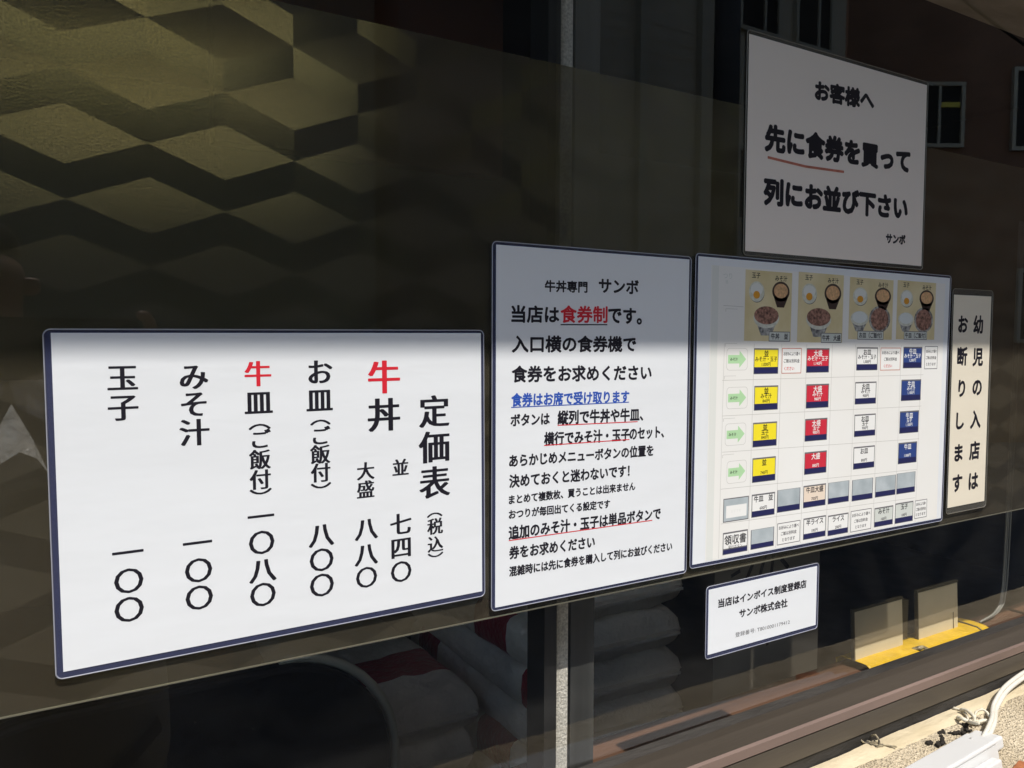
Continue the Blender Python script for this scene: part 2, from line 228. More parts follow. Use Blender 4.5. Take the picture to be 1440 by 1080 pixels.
# sill: smooth mortar strip then a sloping rough face, with real lumps
def sill_z(y): return -.449 - max(0, -y - .052) * .22
nx, ny = 420, 30
vs = []; fs = []
for i in range(nx + 1):
    x = .1 + 2.2 * i / nx
    for j in range(ny + 1):
        y = -.052 - .20 * j / ny; 
        z = sill_z(y) + noise.noise((x*90, y*90, 0)) * .0012 + noise.noise((x*260, y*260, 3)) * .0009 + noise.noise((x*12, y*12, 5)) * .002
        if j == 0: z = -.4485 + noise.noise((x*30, 0, 0)) * .0012
        vs.append((x, y + (noise.noise((x*40, 1, 2)) * .003 if j == 0 else 0), z + H))
for i in range(nx):
    for j in range(ny):
        a = i*(ny+1)+j; fs.append((a, a+1, a+ny+2, a+ny+1))
sill = sheet('sill', vs, fs, M['stucco'], sf)
sl2 = MB(); sl2.box(WX0, .1, -.252, -.052, .9, H-.46); sl2.box(2.3, WX1, -.252, -.052, .9, H-.46); sl2.box(.1, 2.3, -.25, -.054, .9, H-.515); sl2.build('sill_base', M['stucco'], sf)
mo = MB(); 
vs = []; fs = []
for i in range(301):
    x = .1 + 2.2 * i / 300
    for j, y in enumerate((-.030, -.036, -.043, -.050, -.056)):
        z = -.4475 + noise.noise((x*25, y*60, 0)) * .0016 + noise.noise((x*120, y*120, 0)) * .0005 - (0.003 if j == 4 else 0) + (.0012 if j < 3 else 0)
        vs.append((x, y + (noise.noise((x*14, 7, j)) * .003 if j > 2 else 0), z + H))
for i in range(300):
    for j in range(4): a = i*5+j; fs.append((a, a+1, a+6, a+5))
sheet('mortar_strip', vs, fs, M['mortar'], sf)

# window
wn = thing('shop_window', (0, 0, 0), 'dark shop window with a smoky band of cube patterned film', 'window')
gz0, gz1 = H - .400, WZ1
gp = MB(); gp.add([(WX0,0,gz0),(WX1,0,gz0),(WX1,0,gz1),(WX0,0,gz1)], [(0,1,2,3)])
go = sheet('glass_pane', gp.v, gp.f, M['glass'], wn)
gb = MB(); gb.box(WX0, WX1, .0045, .005, gz0, gz1)   # inner face of the pane, carries no reflection of its own
rail = MB()
rail.prism_x([(.012, -.400), (-.0275, -.3985), (-.0275, -.4075), (.012, -.4075)], WX0, WX1)
rail.k = 2; rail.prism_x([(-.0275, -.3980), (-.0305, -.3995), (-.0310, -.4085), (-.0275, -.4105)], WX0, WX1)
rail.k = 0; rail.prism_x([(-.0275, -.4106), (-.0302, -.4106), (-.0302, -.4325), (-.0275, -.4325)], WX0, WX1)
rail.k = 1; rail.prism_x([(-.0275, -.4326), (-.0282, -.4326), (-.0282, -.452), (.012, -.452), (.012, -.4330)], WX0, WX1)
rail.prism_x([(.0125, -.402), (.0125, -.47), (.03, -.47), (.03, -.402)], WX0, WX1)
ro = rail.build('bottom_rail', [M['bronze'], M['groove'], M['bronze_edge']], wn, (0, 0, H))
# inner sill between the glass and the ledge
MB().box(WX0, WX1, .0305, .1060, -.500, -.490).build('inner_sill', M['bronze'], wn, (0, 0, H))
tr = MB(); tr.box(WX0, WX1, -.02, .03, WZ1, WZ1 + .04); tr.build('head_rail', M['bronze'], wn)
sd = MB(); sd.box(WX0 - .03, WX0, -.02, .03, gz0, WZ1); sd.box(WX1, WX1 + .03, -.02, .03, gz0, WZ1); sd.build('side_frame', M['bronze'], wn)
mu = MB(); mu.box(.4030, .4165, .050, .080, H - .489, WZ1); mu.k = 1; mu.box(.4375, .4660, .056, .090, H - .489, WZ1); mu.k = 2; mu.box(.417, .437, .062, .080, H - .489, WZ1)
muo = mu.build('mullion', [M['black_frame'], M['grey_frame'], M['strip_grey']], wn)
pz = MB(); 
n = 0
pz.box(.4205, .4335, .055, .0615, H - .489, WZ1); pz.build('pile_strip', M['pile'], muo)
# patterned film, behind the glass: tumbling blocks, each facet a real polygon
FZ0, FZ1, FY = H - .2285, H + .2315, .0025
A_, B_, S_ = .0467, .0182, .0211; ROW = B_ + S_
polys = {0: [], 1: [], 2: []}
for r_ in range(-12, 9):
    zc = H + .1640 + r_ * ROW
    x_off = .1588 + (A_ if r_ % 2 else 0)
    k0 = int((WX0 - x_off) / (2*A_)) - 2
    for k in range(k0, k0 + 62):
        xc = x_off + 2*A_*k; L_, T_, Rr, Bm = (xc-A_, zc), (xc, zc+B_), (xc+A_, zc), (xc, zc-B_)
        polys[0].append([L_, Bm, Rr, T_])
        polys[1].append([L_, (xc-A_, zc-S_), (xc, zc-B_-S_), Bm])
        polys[2].append([Bm, (xc, zc-B_-S_), (xc+A_, zc-S_), Rr])
def clip(p, ax, lim, sign):
    out = []
    for i in range(len(p)):
        a, b = p[i], p[(i+1) % len(p)]; da, db = (a[ax]-lim)*sign, (b[ax]-lim)*sign
        if da >= 0: out.append(a)
        if da * db < 0: t = da/(da-db); out.append((a[0]+(b[0]-a[0])*t, a[1]+(b[1]-a[1])*t))
    return out
fm = MB()
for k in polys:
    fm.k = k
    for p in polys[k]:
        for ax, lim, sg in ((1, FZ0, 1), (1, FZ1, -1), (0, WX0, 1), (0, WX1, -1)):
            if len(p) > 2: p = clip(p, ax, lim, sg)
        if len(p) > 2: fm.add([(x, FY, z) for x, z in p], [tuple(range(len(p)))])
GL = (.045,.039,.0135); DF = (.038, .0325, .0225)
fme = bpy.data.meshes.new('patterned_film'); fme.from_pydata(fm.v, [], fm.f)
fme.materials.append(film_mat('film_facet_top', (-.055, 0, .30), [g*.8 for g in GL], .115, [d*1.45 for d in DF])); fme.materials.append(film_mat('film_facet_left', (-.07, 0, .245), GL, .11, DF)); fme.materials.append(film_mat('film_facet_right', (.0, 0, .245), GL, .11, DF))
for p, k in zip(fme.polygons, fm.mi): p.material_index = k
film = bpy.data.objects.new('patterned_film', fme); col.objects.link(film); film.parent = wn
MB().box(WX0, WX1, .0012, .0026, FZ0 - .0009, FZ0).build('film_edge_highlight', mat('film_edge_highlight', (.12,.115,.085), .5), film)  # lighter strip paints the bright line of light on the film's lower edge

# ------------------------------------------------------------------ lettering helpers
_cache = {}
def glyphs(body, off):
    key = (body, off)
    if key in _cache: return _cache[key]
    c = bpy.data.curves.new('lettering', 'FONT'); c.body = body; c.offset = off; c.resolution_u = 3; c.fill_mode = 'FRONT'
    o = bpy.data.objects.new('lettering', c); col.objects.link(o)
    dg = bpy.context.evaluated_depsgraph_get(); e = o.evaluated_get(dg); me = e.to_mesh()
    r = ([(v.co.x, v.co.y) for v in me.vertices], [tuple(p.vertices) for p in me.polygons]); e.to_mesh_clear()
    bpy.data.objects.remove(o); bpy.data.curves.remove(c); _cache[key] = r; return r
class Flat:                     # flat artwork in millimetres on a sign, u to the right, v up
    def __init__(s): s.v = []; s.f = []
    def put(s, pts, fs, dy=0.): b = len(s.v); s.v += [(p[0], p[1], dy) for p in pts]; s.f += [tuple(i+b for i in f) for f in fs]
    def bold(s, pts, fs, wd, wy=None):   # heavier ink: the glyph again, pressed a hair to each side
        if wd <= 0: return s.put(pts, fs)
        n = 8 if wd > .25 else 4
        for k in range(n):
            a = 2*math.pi*(k+.5)/n; s.put([(x + wd*math.cos(a), y + (wd if wy is None else wy)*math.sin(a)) for x, y in pts], fs, .002*k)
    def char(s, ch, u, v, em, off=.02, sx=1.0, oy=None):
        P, F = glyphs(ch, 0)
        if not P: return
        if ch in '〇一︵︶':
            cx = (min(p[0] for p in P)+max(p[0] for p in P))/2; cy = (min(p[1] for p in P)+max(p[1] for p in P))/2
        else: cx, cy = .5, .38
        s.bold([(u+(x-cx)*em*sx, v+(y-cy)*em) for x, y in P], F, off*em, None if oy is None else oy*em)
    def line(s, tx, u0, v0, u1, v1, h, off=.03, emk=1.06):
        P, F = glyphs(tx, 0)
        if not P: return
        xa, xb = min(p[0] for p in P), max(p[0] for p in P); em = h * emk; k = (u1-u0)/(xb-xa)
        s.bold([(u0+(x-xa)*k, v0+(v1-v0)*(x-xa)/(xb-xa)+(y-.38)*em) for x, y in P], F, off*em)
    def text(s, tx, u, v, em, off=.03, maxw=None):      # centred
        P, F = glyphs(tx, 0)
        if not P: return
        xa, xb = min(p[0] for p in P), max(p[0] for p in P); k = em
        if maxw and (xb-xa)*em > maxw: k = maxw/(xb-xa)
        s.bold([(u+(x-(xa+xb)/2)*k, v+(y-.38)*em) for x, y in P], F, off*em)
    def rect(s, u0, v0, u1, v1): s.put([(u0,v0),(u1,v0),(u1,v1),(u0,v1)], [(0,1,2,3)])
    def stroke(s, u0, v0, u1, v1, wd):
        d = Vector((u1-u0, v1-v0)).normalized(); n = Vector((-d.y, d.x))*wd/2
        s.put([(u0-n.x,v0-n.y),(u1-n.x,v1-n.y),(u1+n.x,v1+n.y),(u0+n.x,v0+n.y)], [(0,1,2,3)])
    def ell(s, u, v, a, b, n=28, lo=0, hi=360):
        full = hi-lo >= 360
        pts = [(u+a*math.cos(R(lo+(hi-lo)*i/n)), v+b*math.sin(R(lo+(hi-lo)*i/n))) for i in range(n if full else n+1)]
        s.put(pts, [tuple(range(len(pts)))])
    def build(s, name, mm, parent, lift):
        return sheet(name, [(u/1000, -(lift+dy)/1000, v/1000) for u, v, dy in s.v], s.f, mm, parent)
def rrect(w_, h_, r, n=5):
    out = []
    for cx, cy, a in ((w_/2-r, h_/2-r, 0), (-w_/2+r, h_/2-r, 90), (-w_/2+r, -h_/2+r, 180), (w_/2-r, -h_/2+r, 270)):
        out += [(cx+r*math.cos(R(a+90*i/n)), cy+r*math.sin(R(a+90*i/n))) for i in range(n+1)]
    return out
def sign(key, name, label, mpaper, mlam, mrim, border, rad=4, cat='notice'):
    cx, cz, rot, w_, h_ = SIGNS[key]; l, rt, t, b = border
    root = thing(name, (cx, -.0006, cz + H), label, cat); root.rotation_euler = (0, -rot, 0)
    W_, H_ = w_*1000, h_*1000
    out = [(x+(rt-l)/2, y+(t-b)/2) for x, y in rrect(W_+l+rt, H_+t+b, rad)]
    n = len(out)
    lamb = MB(); lamb.add([(x/1000, 0, y/1000) for x, y in out] + [(x/1000, -.0005, y/1000) for x, y in out], [tuple(range(n)), tuple(range(2*n-1, n-1, -1))] + [(i, (i+1) % n, n+(i+1) % n, n+i) for i in range(n)])
    lo = lamb.build('laminate', mlam, root)
    rm = MB(); ring = [(x/1000, -.0005, y/1000) for x, y in out]; ring.append(ring[0]); rm.tube(ring, .00045, 6, False); rm.build('laminate_rim', mrim, lo)  # raised bead in a lighter colour paints the laminate's edge highlight
    pb = MB(); pb.box(-w_/2, w_/2, -.0009, -.00055, -h_/2, h_/2); pb.build('paper', mpaper, root)
    return root
LF = 1.0      # lift of print above the sign's back, mm

# 1 price list
s1 = sign('price', 'price_list', 'white laminated price list in large vertical Japanese characters, two of them red', M['paper_white'], M['lam_blue'], M['rim'], (4.0, 2.7, 2.2, 4.3))
def columns(chars, parent, mm, name, off, gap, oy=None):
    runs = []
    for c in chars:
        if runs and abs(runs[-1][-1][1] - c[1]) < 6 and 0 < runs[-1][-1][2] - c[2] < gap * max(c[3], runs[-1][-1][3]): runs[-1].append(c)
        else: runs.append([c])
    for r_ in runs:
        f = Flat()
        for ch, u, v, em in r_: f.char(ch, u, v, em * 1.06, off, 1., oy)
        f.build(name, mm, parent, LF)
columns(PRICE_BLACK, s1, M['ink'], 'lettering', .036, 1.6, .006)
columns(PRICE_RED, s1, M['ink_red'], 'red_lettering', .036, 1, .006)
# 2 portrait notice
s2 = sign('port', 'ticket_notice', 'tall white laminated notice with horizontal text and one blue underlined line', M['paper_white'], M['lam_blue'], M['rim'], (3.4, 2.8, 2.6, 2.8))
for a in PORT_BLACK:
    f = Flat(); f.line(*a, .036); f.build('lettering', M['ink'], s2, LF)
for a in PORT_RED:
    f = Flat(); f.line(*a, .03); f.build('red_lettering', M['ink_red'], s2, LF)
for a in PORT_BLUE:
    f = Flat(); f.line(*a, .036); f.build('blue_lettering', M['ink_blue'], s2, LF)
for c_, a, b, c, d in PORT_LINES:
    f = Flat(); f.stroke(a, b, c, d, .8 if c_ != 'black' else 1.0); f.build('underline', {'red': M['ink_red'], 'black': M['ink'], 'blue': M['ink_blue']}[c_], s2, LF + .02)
# 3 top notice
s3 = sign('top', 'customer_notice', 'warm grey notice in bold lettering with red marker underline, highest on the glass', M['paper_warm'], M['lam_clear'], M['rim_warm'], (2.2, 3.0, 4.0, 4.0))
for a in TOP_BLACK:
    f = Flat(); f.line(*a, .062, 1.04); f.build('lettering', M['ink'], s3, LF)
f = Flat()
for a in TOP_LINE: f.stroke(*a, 2.6)
f.build('marker_underline', M['marker'], s3, LF)
# 4 narrow strip
s4 = sign('nar', 'strip_notice', 'narrow cream notice with two columns of black characters at the right end', M['paper_cream'], M['lam_clear'], M['rim_warm'], (2.5, 4.5, 7.5, 8), 5)
columns(NAR, s4, M['ink'], 'lettering', .04, 3)
# 5 small notice
s5 = sign('small', 'registration_notice', 'small white card with bold lines and a thin number line, below the machine picture', M['paper_white'], M['lam_blue'], M['rim'], (3.0, 3.2, 3.2, 4.4), 4)
for a in SMALL:
    f = Flat(); f.line(*a, .04, 1.12); f.build('lettering', M['ink'], s5, LF)
for a in SMALL_THIN:
    f = Flat(); f.line(*a, -.004); f.build('number_lettering', M['ink_thin'], s5, LF)
# 6 ticket machine picture
s6 = sign('a3', 'ticket_machine_picture', 'large laminated picture of a ticket machine with yellow, red and blue buttons', M['paper_white'], M['lam_blue'], M['rim'], (3.1, 3.1, 2.7, 3.7))
f = Flat(); f.rect(A3PHOTO[0], -147.6, A3PHOTO[2], A3PHOTO[1] - 1); f.build('machine_print', M['machine'], s6, LF)
f = Flat(); f.rect(-192, -147.6, -183, 141); f.build('machine_stripe', M['stripe'], s6, LF + .02)
f = Flat()
for a in GRID: f.stroke(*a, .5)
for u in (-175, -133, -92, -53, -11, 29, 72.5, 114, 155): f.stroke(u, -147, u + 1.5, 66, .5)
f.stroke(-176, 103, -148, 102.5, .5)
for u, v in ((-172.5, 100), (-172.5, 34), (-172.5, -44), (-172.5, -8), (-172, 66)): f.stroke(u, v, u, v - 3, .6); f.stroke(u, v, u + 16, v, .4)
f.build('panel_joint', M['hair'], s6, LF + .02)
f = Flat(); f.text('つり', -171, 132, 7, .0); f.text('銭', -172, 126, 4, 0.); f.build('faint_lettering', M['pale'], s6, LF + .02)
for b in BUTTONS:
    k, u0, v1, u1, v0, tx = b; v0 = max(v0, -147.2); w_, h_ = u1-u0, v1-v0
    f = Flat(); f.rect(u0, v0, u1, v1); bt = f.build('button_print', M['edge_dark'], s6, LF + .04)
    if k == 'frame':
        f = Flat(); f.rect(u0+1, v0+1, u1-1, v1-1); f.build('button_face', M['grey'], bt, LF + .06)
        f = Flat(); f.rect(u0+4, v0+4, u1-3, v1-7.5); f.build('blank_card', M['white'], bt, LF + .08)
        f = Flat(); f.text('おすすめ', (u0+u1)/2, (v0+v1)/2-1.5, 3.6, 0); f.build('faint_lettering', M['stripe'], bt, LF + .1); continue
    band = h_ * .27
    f = Flat(); f.rect(u0+1, v0+band, u1-1, v1-1.6 if k != 'grey' else v1-.3); f.build('button_face', M['white'] if k == 'receipt' else M[k], bt, LF + .06)
    if k == 'receipt':
        f = Flat(); f.rect(u0+.8, v0+.6, u1-.8, v0+band*.8); f.build('button_band', M['navy'], bt, LF + .06)
        f = Flat(); f.text('領収書', (u0+u1)/2, v1-8, 10.5, .02, w_-4); f.text('発行ボタン', (u0+u1)/2, v1-15.5, 4, .0, w_-6); f.build('lettering', M['ink'], bt, LF + .1); continue
    f = Flat(); f.rect(u0+.8, v0+.6, u1-.8, v0+band); f.build('button_band', M['navy'], bt, LF + .06)
    if tx:
        f = Flat(); fh = h_*(1-.27)-1.6; top = v1-1.6
        f.text(tx[0], (u0+u1)/2, top-fh*.22, 7.2, .025, w_-4)
        if tx[1]: f.text(tx[1], (u0+u1)/2, top-fh*.53, 5.6, .02, w_-4)
        f.text(tx[2], (u0+u1)/2, top-fh*.83, 4.4, .015, w_-8)
        f.build('lettering', M['white'] if k in ('red', 'blue') else M['ink'], bt, LF + .1)
for u0, v1, u1, v0, rd in LABELS:
    v0 = max(v0, -147); f = Flat(); f.rect(u0, v0, u1, v1); lb = f.build('label_print', M['marker'] if rd else M['edge_dark'], s6, LF + .04)
    f = Flat(); f.rect(u0+.8, v0+.8, u1-.8, v1-.8); f.build('label_face', M['white'], lb, LF + .06)
    f = Flat(); h_ = v1-v0
    for i, tx in enumerate(('お好みにより選べ', 'ご飯は別料金', 'となります')):
        if rd and i == 2: continue
        f.text(tx, (u0+u1)/2, v1-h_*(.22+.28*i), 4.2, .015, (u1-u0)-5)
    f.build('lettering', M['ink'], lb, LF + .1)
    if rd: f = Flat(); f.text('ください', u0+(u1-u0)*.38, v0+h_*.2, 4.2, .02, (u1-u0)*.6); f.build('red_lettering', M['ink_red'], lb, LF + .1)
for u0, v1, u1, v0 in ARROWS:
    f = Flat(); cx, cy, hw, hh = (u0+u1)/2, (v0+v1)/2, (u1-u0)/2, (v1-v0)/2
    f.put([(cx+x, cy+y) for x, y in rrect(2*hw, 2*hh, 4)], [tuple(range(24))]); ap = f.build('arrow_print', M['hair'], s6, LF + .03)
    f = Flat(); f.put([(cx+x, cy+y) for x, y in rrect(2*hw-.8, 2*hh-.8, 3.8)], [tuple(range(24))]); f.build('arrow_card', M['machine'], ap, LF + .05)
    a = hw*.86; f = Flat(); f.put([(cx-a, cy-4.2), (cx+a*.25, cy-4.2), (cx+a*.25, cy+4.2), (cx-a, cy+4.2)], [(0,1,2,3)]); f.put([(cx+a*.25, cy-8.5), (cx+a, cy), (cx+a*.25, cy+8.5)], [(0,1,2)])
    f.build('arrow', M['green'], ap, LF + .07)
    f = Flat(); f.text('みそ汁', cx-a*.35, cy, 3.6, .02, a*1.1); f.build('lettering', M['ink'], ap, LF + .1)
def art(parent, mm, fn, lift): f = Flat(); fn(f); f.build(mm.name.replace('print_', 'printed_'), mm, parent, lift)
for i, (u0, v1, u1, v0) in enumerate(PANELS):
    f = Flat(); f.rect(u0, v0, u1, v1); pp = f.build('food_picture', M['tan'], s6, LF + .04); W_, H_ = u1-u0, v1-v0; P_ = lambda a, b: (u0+W_*a, v1-H_*b)
    e = P_(.24, .30); c = P_(.76, .28); q = W_ * .19
    art(pp, M['edge_dark'], lambda f: f.ell(e[0]+.5, e[1]-1.4, q*.82, H_*.135), LF + .05); art(pp, M['glassdish'], lambda f: f.ell(*e, q*.85, H_*.145), LF + .06); art(pp, M['stripe'], lambda f: f.ell(e[0], e[1]+2.2, q*.66, H_*.09), LF + .07); art(pp, M['egg'], lambda f: f.ell(e[0], e[1]-3.2, q*.36, H_*.055), LF + .08)
    art(pp, M['bowl_dark'], lambda f: (f.ell(*c, q, H_*.145), f.put([(c[0]-q*.85, c[1]-5), (c[0]-q*.4, c[1]-H_*.23), (c[0]+q*.4, c[1]-H_*.23), (c[0]+q*.85, c[1]-5)], [(0,1,2,3)])), LF + .06)
    art(pp, M['soup'], lambda f: f.ell(c[0], c[1]+.6, q*.8, H_*.105), LF + .08)
    if i < 2:
        d = P_(.46, .64)
        art(pp, M['patbowl'], lambda f: f.put([(d[0]-W_*.24, d[1]-3), (d[0]-W_*.11, d[1]-H_*.28), (d[0]+W_*.11, d[1]-H_*.28), (d[0]+W_*.24, d[1]-3)], [(0,1,2,3)]), LF + .06)
        art(pp, M['glassdish'], lambda f: f.ell(d[0], d[1]-2.2, W_*.275, H_*.145), LF + .07)
        art(pp, M['beef'], lambda f: f.ell(d[0], d[1]+.6, W_*.262, H_*.13), LF + .08)
    else:
        d = P_(.24, .65); g = P_(.70, .66)
        art(pp, M['patbowl'], lambda f: f.put([(d[0]-W_*.18, d[1]-3), (d[0]-W_*.08, d[1]-H_*.22), (d[0]+W_*.08, d[1]-H_*.22), (d[0]+W_*.18, d[1]-3)], [(0,1,2,3)]), LF + .06)
        art(pp, M['glassdish'], lambda f: f.ell(d[0], d[1]-.6, W_*.2, H_*.12), LF + .07); art(pp, M['rice'], lambda f: f.ell(d[0], d[1]+.6, W_*.165, H_*.095), LF + .08)
        art(pp, M['patbowl'], lambda f: f.ell(*g, W_*.25, H_*.22), LF + .06); art(pp, M['beef'], lambda f: f.ell(*g, W_*.205, H_*.185), LF + .08)
    f = Flat(); f.text('玉子', u0+W_*.22, v1-H_*.07, 6.2, .02); f.build('lettering', M['ink'], pp, LF + .1); f = Flat(); f.text('みそ汁', u0+W_*.76, v1-H_*.07 - 1.5, 6.2, .02, W_*.33); f.build('lettering', M['ink'], pp, LF + .1)
    a, b = P_(.52 if i < 2 else .2, .86), P_(.985 if i < 2 else .8, 1.0)
    f = Flat(); f.rect(a[0], b[1]-.3, b[0], a[1]); nm = f.build('name_tag', M['edge_dark'], pp, LF + .11)
    f = Flat(); f.rect(a[0]+.7, b[1]+.5, b[0]-.7, a[1]-.7); f.build('tag_face', M['pale'], nm, LF + .13)
    f = Flat(); f.text(('牛丼　並', '牛丼　大盛', 'お皿（ご飯付）', '牛皿（ご飯付）')[i], (a[0]+b[0])/2, (a[1]+b[1])/2, 6.6, .03, (b[0]-a[0])-4); f.build('lettering', M['ink'], nm, LF + .15)
# small clear tab stuck on the film
tb = MB(); pts = [(.3905, .0500), (.3905, .0760), (.3830, .0755), (.3760, .0690), (.3765, .0650), (.3845, .0530)]
pts = [(x - .0, z + H) for x, z in pts]
tb.tube([(x, -.0008, z) for x, z in pts] + [(pts[0][0], -.0008, pts[0][1])], .0005, 5, False)
tag(tb.build('tape_tab', M['rim_warm']), 'small pointed clear tape tab beside the tall white notice', 'tape')

M['clear_tape'] = mat('milky_tape', (.62,.61,.57), .3, spec=.6, alpha=.12, bump=.6, bscale=70)
ct = MB(); Q = lambda pts, y: [(x, y + dy, z + H) for x, z, dy in pts]
ct.add(Q([(-.0125,-.0385,-.004), (-.0020,-.0605,-.003), (.0060,-.0825,-.002), (-.0005,-.0715,-.006), (-.0090,-.0670,-.008), (-.0225,-.0760,-.004), (-.0215,-.0570,-.002)], -.001), [(0,1,4,6), (1,2,3), (1,3,4), (4,5,6)])
tag(ct.build('clear_tape', M['clear_tape']), 'crumpled clear tape with a loose pointed corner left of the price list', 'tape')
# ------------------------------------------------------------------ inside the window
ld = MB(); ld.box(WX0, WX1, .1090, .158, H - .4765, H - .463); lg = ld.build('window_ledge', M['wood'])
tag(bevel(lg, .0015), 'brown wooden ledge behind the glass with a chipped front lip', 'ledge')
lp = MB(); x = WX0
while x < WX1:
    x2 = min(WX1, x + random.uniform(.015, .05)); lp.box(x, x2 - .0004, .1065, .1088, H - .4775, H - .4645 - random.uniform(0, .0014)); x = x2
lp.build('chipped_lip', M['wood_raw'], lg)
sp = MB(); sp.box(WX0, WX1, .115, .15, .1, H - .477); sp.build('ledge_support', M['dark_wall'], lg)
# yellow tape wrapped over the ledge
def tape_mesh(x0, x1):
    prof = [(.1592, -.470), (.1592, -.4570), (.152, -.4520), (.130, -.4510), (.112, -.4515), (.1045, -.4545), (.1015, -.4620), (.1010, -.4810)]
    n = 60; vs = []; fs = []; m_ = len(prof)
    for i in range(n + 1):
        x = x0 + (x1-x0)*i/n
        for j, (y, z) in enumerate(prof):
            vs.append((x + noise.noise((j*.7, x0*9, i*.01)) * .004 * (i in (0, n)), y - .0006*noise.noise((x*40, j, 0)), H + z + .0011*noise.noise((x*28, j*1.3, 4)) + (.0015*noise.noise((x*60, 0, 9)) if j == m_-1 else 0)))
    for i in range(n):
        for j in range(m_-1): a = i*m_+j; fs.append((a, a+1, a+m_+1, a+m_))
    return vs, fs
tp = bpy.data.objects.new('yellow_tape', None); 
vs, fs = tape_mesh(.984, 1.292); tpo = sheet('yellow_tape', vs, fs, M['yellow_tape'])
for p in tpo.data.polygons: p.use_smooth = True
so_ = tpo.modifiers.new('solid', 'SOLIDIFY'); so_.thickness = .0006
tag(tpo, 'wide yellow tape wrapped over the wooden ledge under two beige plates', 'tape')
bpy.data.objects.remove(tp)
band = MB(); band.tube([(1.268, .157, H-.4535), (1.268, .150, H-.451), (1.268, .130, H-.450), (1.268, .112, H-.4505), (1.268, .1035, H-.4540), (1.268, .1005, H-.462), (1.268, .100, H-.480)], .0012, 6); band.build('fold', M['card_edge'], tpo)
def plate(x0, x1, zt, lab, tilt):
    r_ = thing('display_plate', ((x0+x1)/2, .131, H - .4520), lab, 'display plate', 'beige plates on the ledge', (tilt, 0, 0))
    w_ = (x1-x0)/2; h_ = zt + .4520
    b = MB(); b.box(-w_, w_, -.002, .002, 0, h_); bevel(b.build('plate', M['beige_card'], r_), .0008)
    e = MB(); e.box(-w_-.0008, w_+.0008, -.0026, .0026, h_, h_ + .0035); e.box(-w_-.0032, -w_-.0008, -.0026, .0026, 0, h_ + .0035); e.build('edging', M['card_edge'], r_); return r_
plate(.986, 1.099, -.3825, 'left beige plate with dark edging standing in yellow tape on the ledge', R(-3))
p2 = plate(1.139, 1.245, -.3800, 'right beige plate with a small corner line standing in yellow tape', R(-3))
b = MB(); b.box(.0385, .0395, -.0030, -.0022, .001, .027); b.build('corner_line', M['card_edge'], p2)
dk = MB(); dk.box(1.103, 1.130, .142, .152, H - .4590, H - .392); tag(dk.build('plate_stand', M['card_edge']), 'dim brown holder between the two beige plates', 'holder')
tagc = MB(); tagc.tube([(1.098,.114,H-.4525),(1.105,.107,H-.450),(1.116,.109,H-.4515),(1.120,.103,H-.455),(1.110,.101,H-.454),(1.102,.102,H-.458)], [.002,.0035,.003,.004,.0035,.001], 7)
tag(tagc.build('tape_knot', mat('crumpled_tape', (.45,.38,.2), .4, colr2=(.08,.06,.03), vscale=200)), 'crumpled dark knot of tape on the yellow tape', 'tape')
# aged paper menu hanging deeper inside
mn = thing('hanging_menu_sheet', (1.0, .30, H - .30), 'greyish paper sheet with black brush strokes hanging behind the glass', 'paper sheet')
b = MB(); b.box(-.118, .127, -.0006, .0006, -.27, .22); b.build('sheet', M['aged_paper'], mn)
f = Flat()
for a in ((-34, -48, -52, -78, 7), (-8, -42, -22, -80, 7), (12, -40, 6, -82, 7), (30, -52, 48, -70, 8), (-64, -58, -84, -64, 6), (-4, -168, 2, -190, 6), (-60, -30, 60, -36, 6)): f.stroke(*a)
f.build('brush_strokes', M['ink'], mn, .9)
# white cable
cb = MB()
for dx in (0, .006, .013):
    pts = [(1.395+dx, .134, H+.2), (1.389+dx, .134, H-.28), (1.386+dx, .134, H-.40), (1.379+dx, .134, H-.44), (1.355+dx, .132, H-.452), (1.305+dx, .132, H-.4585)]
    P = []
    for i in range(len(pts)-1):
        for t in range(6): P.append(Vector(pts[i]).lerp(Vector(pts[i+1]), t/6))
    for _ in range(3): P = [P[0]] + [(P[i-1]+P[i]*2+P[i+1])/4 for i in range(1, len(P)-1)] + [P[-1]]
    cb.tube(P, .0013 if dx else .0018, 6)
tag(cb.build('window_cable', mat('grey_cable', (.22,.22,.19), .35)), 'thin grey cable curving down behind the right end of the window', 'cable')
vb = MB(); vb.box(1.432, 1.445, .10, .12, H - .489, WZ1); tag(vb.build('inner_post', M['grey_frame']), 'slim dark grey post behind the glass at the right edge', 'post')
# dark wood panel above the film on the left
b = MB(); b.box(.20, .62, .50, .53, H + .25, 2.9 - .01); tag(b.build('wooden_screen', M['panel_wood']), 'dark reddish brown panel hanging inside above the film', 'screen')
